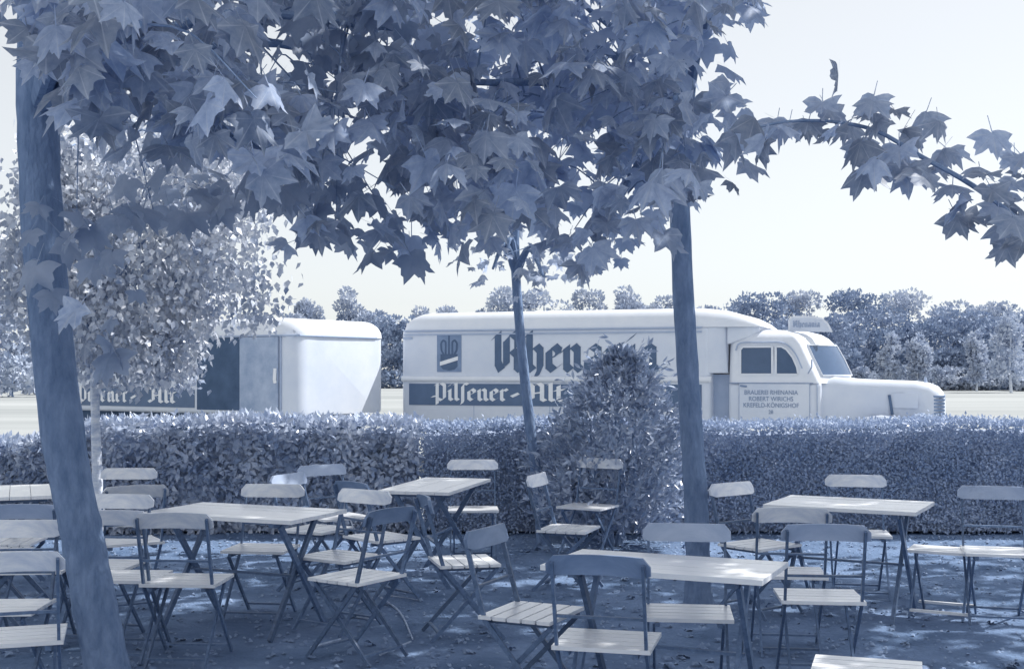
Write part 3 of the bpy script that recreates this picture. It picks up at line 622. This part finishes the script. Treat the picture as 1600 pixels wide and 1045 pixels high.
# arching branch at the right
arch = [(1700, 470), (1640, 410), (1590, 345), (1520, 290), (1440, 245), (1370, 205), (1300, 190), (1230, 190), (1180, 200)]
ap = [pt(px, py, 4.9) for px, py in arch]; pts = bez([T4.fork] + ap, 4)
MB().tube([p - T4.base for p in pts], [.016 * (1 - .75 * i / len(pts)) for i in range(len(pts))], 6).build('limb', 'twig_bark', T4.root, True)
for px, py in ((1592, 385), (1580, 345), (1560, 330), (1545, 300), (1590, 290), (1505, 320), (1480, 300), (1530, 270), (1460, 270), (1440, 285), (1475, 240), (1420, 270), (1405, 235), (1430, 215), (1375, 255), (1395, 180), (1350, 225), (1375, 185), (1330, 200), (1310, 205), (1285, 165), (1265, 195), (1225, 205), (1215, 195), (1195, 225), (1345, 270), (1500, 345), (1565, 375), (1310, 120), (1465, 195), (1450, 180), (1548, 212), (1600, 320), (1585, 250), (1395, 270), (1365, 165)):
    for rep_ in range(2 if rep_ok(px, py) else 1):
        p = pt(px + random.uniform(-16, 16) * (rep_ > 0), py + random.uniform(-14, 16) * (rep_ > 0), random.uniform(4.6, 5.2)); s_ = .16
        T4.leaf(p + Vector((0, 0, .03)), Vector((-.4, -1, 0)), s_ * random.uniform(.75, 1.15))
# upper crowns: unseen foliage above the picture, spread to shade the terrace
def upper(n, x0, x1, y0, y1, z0, z1, cl):
    C = np.stack([rng.uniform(x0, x1, cl), rng.uniform(y0, y1, cl), rng.uniform(z0, z1, cl)], 1)
    k = rng.integers(0, cl, n); P = C[k] + rng.normal(0, .36, (n, 3)) * np.array([1, 1, .6])
    return P[P[:, 2] > 1.65 + .3156 * np.clip(P[:, 1], 0, 99) + .12]
T1.finish(upper(2600, -5, 0.5, 1.0, 8.5, 3.4, 5.6, 110))
T2.finish(np.concatenate([upper(4600, -.5, 4.2, 3.5, 10.3, 4.2, 6.2, 120), upper(2600, .5, 6.2, 9.2, 12.6, 5.0, 6.8, 80)]))  # second spread added to cut sun patches on the floor
T3.finish()
T4.finish(upper(4800, 3.2, 8.2, 3.0, 9.0, 3.6, 6.0, 110))
T5.finish(upper(3200, 5.6, 11.5, 8.0, 13.2, 4.8, 7.0, 90))

# ------------------------------------------------------------------ garden furniture
def chair_meshes():
    M = {}
    b = MB(); n = 14; rings = []
    for i in range(n + 1):                    # bent back board
        u = -1 + 2 * i / n; x = u * .225; y = .235 - .035 * (1 - u * u); top = .865 + .006 * (1 - u * u) - (.035 * max(0, (abs(u) - .86) / .14) ** 2); bot = .778 + .004 * (1 - u * u) + (.012 * max(0, (abs(u) - .86) / .14) ** 2)
        k = .27; rings.append([(x, y + k * (bot - .75) - .009, bot), (x, y + k * (top - .75) - .009, top), (x, y + k * (top - .75) + .009, top), (x, y + k * (bot - .75) + .009, bot)])
    b.loft(rings); 
    for mm in ('back_paint', 'back_grey_shade', 'back_dark_shade'): M[mm] = b.mesh('backrest', mm, True)  # plain paint, then two copies with shade in the colour
    M['seat_slat'] = MB().box(-.215, .215, -.034, .034, 0, .018).mesh('seat_slat', 'seat_paint')
    for sx, nm in ((-1, 'long_l'), (1, 'long_r')):
        b = MB(); x = .195 * sx
        for p, q in (((x, -.215, 0), (x, .165, .445)), ((x, .165, .445), (x, .275, .84))): b.bar(p, q, .013, .023, (1, 0, 0))
        M[nm] = b.mesh('back_leg', 'iron')
        b = MB(); x = .165 * sx; b.bar((x, .235, 0), (x, -.175, .428), .013, .023, (1, 0, 0)); M[nm.replace('long', 'short')] = b.mesh('leg', 'iron')
    M['bar1'] = MB().bar((-.195, .208, .60), (.195, .208, .60), .012, .02, (0, 0, 1)).mesh('cross_bar', 'iron')
    M['bar2'] = MB().bar((-.195, -.165, .055), (.195, -.165, .055), .012, .02, (0, 0, 1)).mesh('cross_bar', 'iron')
    M['bar3'] = MB().bar((-.165, .19, .05), (.165, .19, .05), .012, .02, (0, 0, 1)).mesh('cross_bar', 'iron')
    M['rail'] = MB().box(-.012, .012, -.19, .19, .425, .445).mesh('seat_rail', 'iron')
    return M
CM = chair_meshes()
def chair(bx, by, hx, hy, label, finish='back_paint', group='folding garden chairs on the terrace'):
    h = Vector((hx, hy, 0)).normalized(); o = Vector((bx, by, 0)) + h * .265
    r = empty('folding_chair', o, math.atan2(h.y, h.x) + math.pi / 2); tag(r, label, 'chair', group)
    def put(name, key, loc=(0, 0, 0)): c = bpy.data.objects.new(name, CM[key]); c.location = loc; link(c, r)
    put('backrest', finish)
    for i in range(5): put('seat_slat', 'seat_slat', (0, -.156 + i * .078, .447 + .0015 * random.random()))
    for k in ('long_l', 'long_r'): put('back_leg', k)
    for k in ('short_l', 'short_r'): put('leg', k)
    for k in ('bar1', 'bar2', 'bar3'): put('cross_bar', k)
    put('seat_rail', 'rail', (-.15, 0, 0)); put('seat_rail', 'rail', (.15, 0, 0))
    return r
chairs = [
 (-.35, 10.85, .05, -1, 'chair facing us at the far end of the narrow middle table by the hedge'),
 (2.60, 9.25, -.18, -1, 'chair facing us behind the right-hand table, back board against the dark hedge'),
 (1.54, 8.62, .62, -.78, 'chair turned to the right at the left end of the right-hand table'),
 (1.60, 6.98, .12, 1, 'chair seen from behind with bright-edged back board, left of the right-hand table'),
 (1.60, 6.22, .10, 1, 'grey shaded chair seen from behind, between the nearest table and the right-hand table', 'back_grey_shade'),
 (.90, 6.30, -.12, -1, 'grey chair facing us just behind the nearest table, in front of the plane trunk', 'back_grey_shade'),
 (.36, 5.16, .25, 1, 'darkest nearest chair seen from behind, in front of the nearest table', 'back_dark_shade'),
 (-.14, 6.16, .88, -.42, 'dark chair turned sideways left of the nearest table, its seat striped with light', 'back_dark_shade'),
 (.18, 9.35, 1, -.35, 'chair seen almost edge-on at the foot of the thin middle trunk'),
 (.80, 11.02, -.5, -.87, 'chair half hidden in the conical bush'),
 (3.28, 8.35, -.25, -1, 'tall open-backed chair standing at the far right by the hedge', 'back_grey_shade'),
 (-1.66, 8.50, -.12, -1, 'chair facing us behind the middle of the long left table'),
 (-.97, 8.10, -.55, -.83, 'chair with bright slanted back board at the right end of the long left table'),
 (-.68, 6.95, -.82, .57, 'dark chair seen from behind, tilted edge, near corner of the long left table', 'back_dark_shade'),
 (-1.14, 8.62, .75, .65, 'dark-backed chair left of the narrow middle table', 'back_dark_shade'),
 (-1.72, 9.35, .85, -.4, 'grey chair by the hedge, nearer of the pair left of the narrow middle table', 'back_grey_shade'),
 (-1.60, 10.25, .6, -.8, 'grey chair by the hedge, farther of the pair left of the narrow middle table', 'back_grey_shade'),
 (-3.10, 9.9, .05, -1, 'chair facing us against the hedge right beside the pale birch stem'),
 (-2.57, 8.35, -.5, .86, 'chair seen from behind, back board slanting up to the right, next to the birch stem'),
 (-2.50, 7.80, -.1, -1, 'bright chair half hidden behind the big trunk, above a bent-topped one'),
 (-2.26, 6.85, .05, 1, 'chair with round-cornered back half hidden by the right side of the big trunk'),
 (-1.87, 6.72, .06, 1, 'chair seen from behind at the near left end of the long left table'),
 (-2.16, 5.25, -.3, .95, 'near chair at the left edge seen from behind, left of the big trunk'),
 (-2.60, 6.45, .05, -1, 'bright chair facing us left of the big trunk'),
 (-2.88, 7.15, -.1, 1, 'chair behind the bright one left of the big trunk', 'back_grey_shade'),
 (-3.66, 8.0, 1, .1, 'chair cut by the left edge with only its seat showing, nearer one'),
 (-3.78, 8.55, 1, .1, 'chair cut by the left edge with only its seat showing, farther one'),
 (-.56, 7.62, 1, .25, 'dark chair seen edge-on in the shade between the left and nearest tables', 'back_dark_shade'),
]
for c in chairs: chair(*c)
PLANK = {}
def table(cx, cy, L, Wd, ang, label):
    r = empty('folding_table', (cx, cy, 0), R(ang)); tag(r, label, 'table', 'garden tables on the terrace')
    n = 5; w = (Wd - .004 * (n - 1)) / n
    me = MB().box(-L / 2, L / 2, -w / 2, w / 2, .726, .750).mesh('plank', 'table_paint')
    for i in range(n):
        o = bpy.data.objects.new('plank', me); o.location = (0, -Wd / 2 + w / 2 + i * (w + .004), random.uniform(-.001, .001)); link(o, r)
    for x in (-L * .36, L * .36):
        MB().box(x - .02, x + .02, -Wd / 2 + .03, Wd / 2 - .03, .695, .7235).build('batten', 'iron', r)
        for s in (-1, 1):
            MB().bar((x + .018 * s, s * (Wd / 2 - .04), 0), (x + .018 * s, -s * (Wd / 2 - .10), .70), .022, .036, (1, 0, 0)).build('leg', 'iron', r)
    MB().bar((-L * .36, 0, .355), (L * .36, 0, .355), .014, .024, (0, 0, 1)).build('stretcher', 'iron', r)
table(.72, 5.74, 1.04, .56, -24, 'nearest table, slatted top with the plane trunk mirrored in it')
table(2.31, 8.36, 1.0, .72, -28, 'right-hand table with bright empty top in front of the dark hedge')
table(-.60, 9.75, 1.2, .57, 76, 'narrow middle table standing end-on by the hedge')
table(-1.73, 7.89, 1.14, .66, -23, 'long left table with crossed legs right of the big trunk')
table(-3.86, 9.2, 1.0, .72, -68, 'table cut by the left edge of the picture')
def stool(x, y, rz, label):
    r = empty('folding_stool', (x, y, 0), R(rz)); tag(r, label, 'stool', 'folding stools on the terrace')
    for i in range(4):
        o = bpy.data.objects.new('seat_slat', CM['seat_slat']); o.location = (0, -.117 + i * .078, .43); link(o, r)
    for s in (-1, 1):
        for d in (-1, 1): MB().bar((.17 * s + .016 * d, .2 * d, 0), (.17 * s + .016 * d, -.15 * d, .428), .014, .028, (1, 0, 0)).build('leg', 'iron', r)
    for d in (-1, 1): MB().bar((-.185, .175 * d, .05), (.185, .175 * d, .05), .016, .03, (0, 0, 1)).build('cross_bar', 'seat_paint', r)
stool(2.92, 8.28, -28, 'low folding stool right of the right-hand table')
stool(1.45, 4.99, -18, 'folding stool at the very bottom edge right of the nearest table')
def fallen(pts, r, label):
    P = bez([(x, y, r + z) for x, y, z in pts], 4); o = Vector(P[0]); b = MB().tube([p - o for p in P], [r * (1 - .5 * i / len(P)) for i in range(len(P))], 6)
    t = b.build('fallen_twig', 'dead_twig', None, True); t.location = o; tag(t, label, 'twig', 'fallen twigs on the terrace floor')
def G(px, py, z=0): y = 1.65 * 1909 / (py - 580); return (X(px, y), y, z)
fallen([G(595, 935), G(625, 958), G(645, 1000)], .009, 'long curved pale twig on the ground below the left table')
fallen([G(548, 948), G(592, 932)], .009, 'short pale twig left of the long curved one')
fallen([G(603, 931), G(655, 939)], .008, 'straight thin twig starting where the curved twig begins')
fallen([G(558, 965), G(592, 971)], .009, 'small twig inside the bend of the curved one')
fallen([G(486, 1014), G(532, 1000)], .010, 'thick pale twig near the bottom edge, farthest left of the twigs')
fallen([G(594, 1024), G(642, 1004)], .009, 'pale twig at the lower end of the curved one')
# withered leaves blown over the floor, too many to count
N = 900
pos = np.stack([rng.uniform(-5, 5, N), rng.uniform(4.8, 12.3, N), rng.uniform(.012, .03, N)], 1)
th = rng.uniform(0, 6.28, N); tip = np.stack([np.cos(th), np.sin(th), rng.uniform(-.15, .3, N)], 1)
nr = np.stack([rng.normal(0, .4, N), rng.normal(0, .4, N), np.ones(N)], 1)
o = link(bpy.data.objects.new('leaf_litter', scatter_mesh('leaf_litter', *LV[2], pos, frames(tip, nr), rng.uniform(.03, .085, N), 'dead_leaf')))
tag(o, 'withered leaves scattered thinly over the terrace floor', 'leaf litter', kind='stuff')
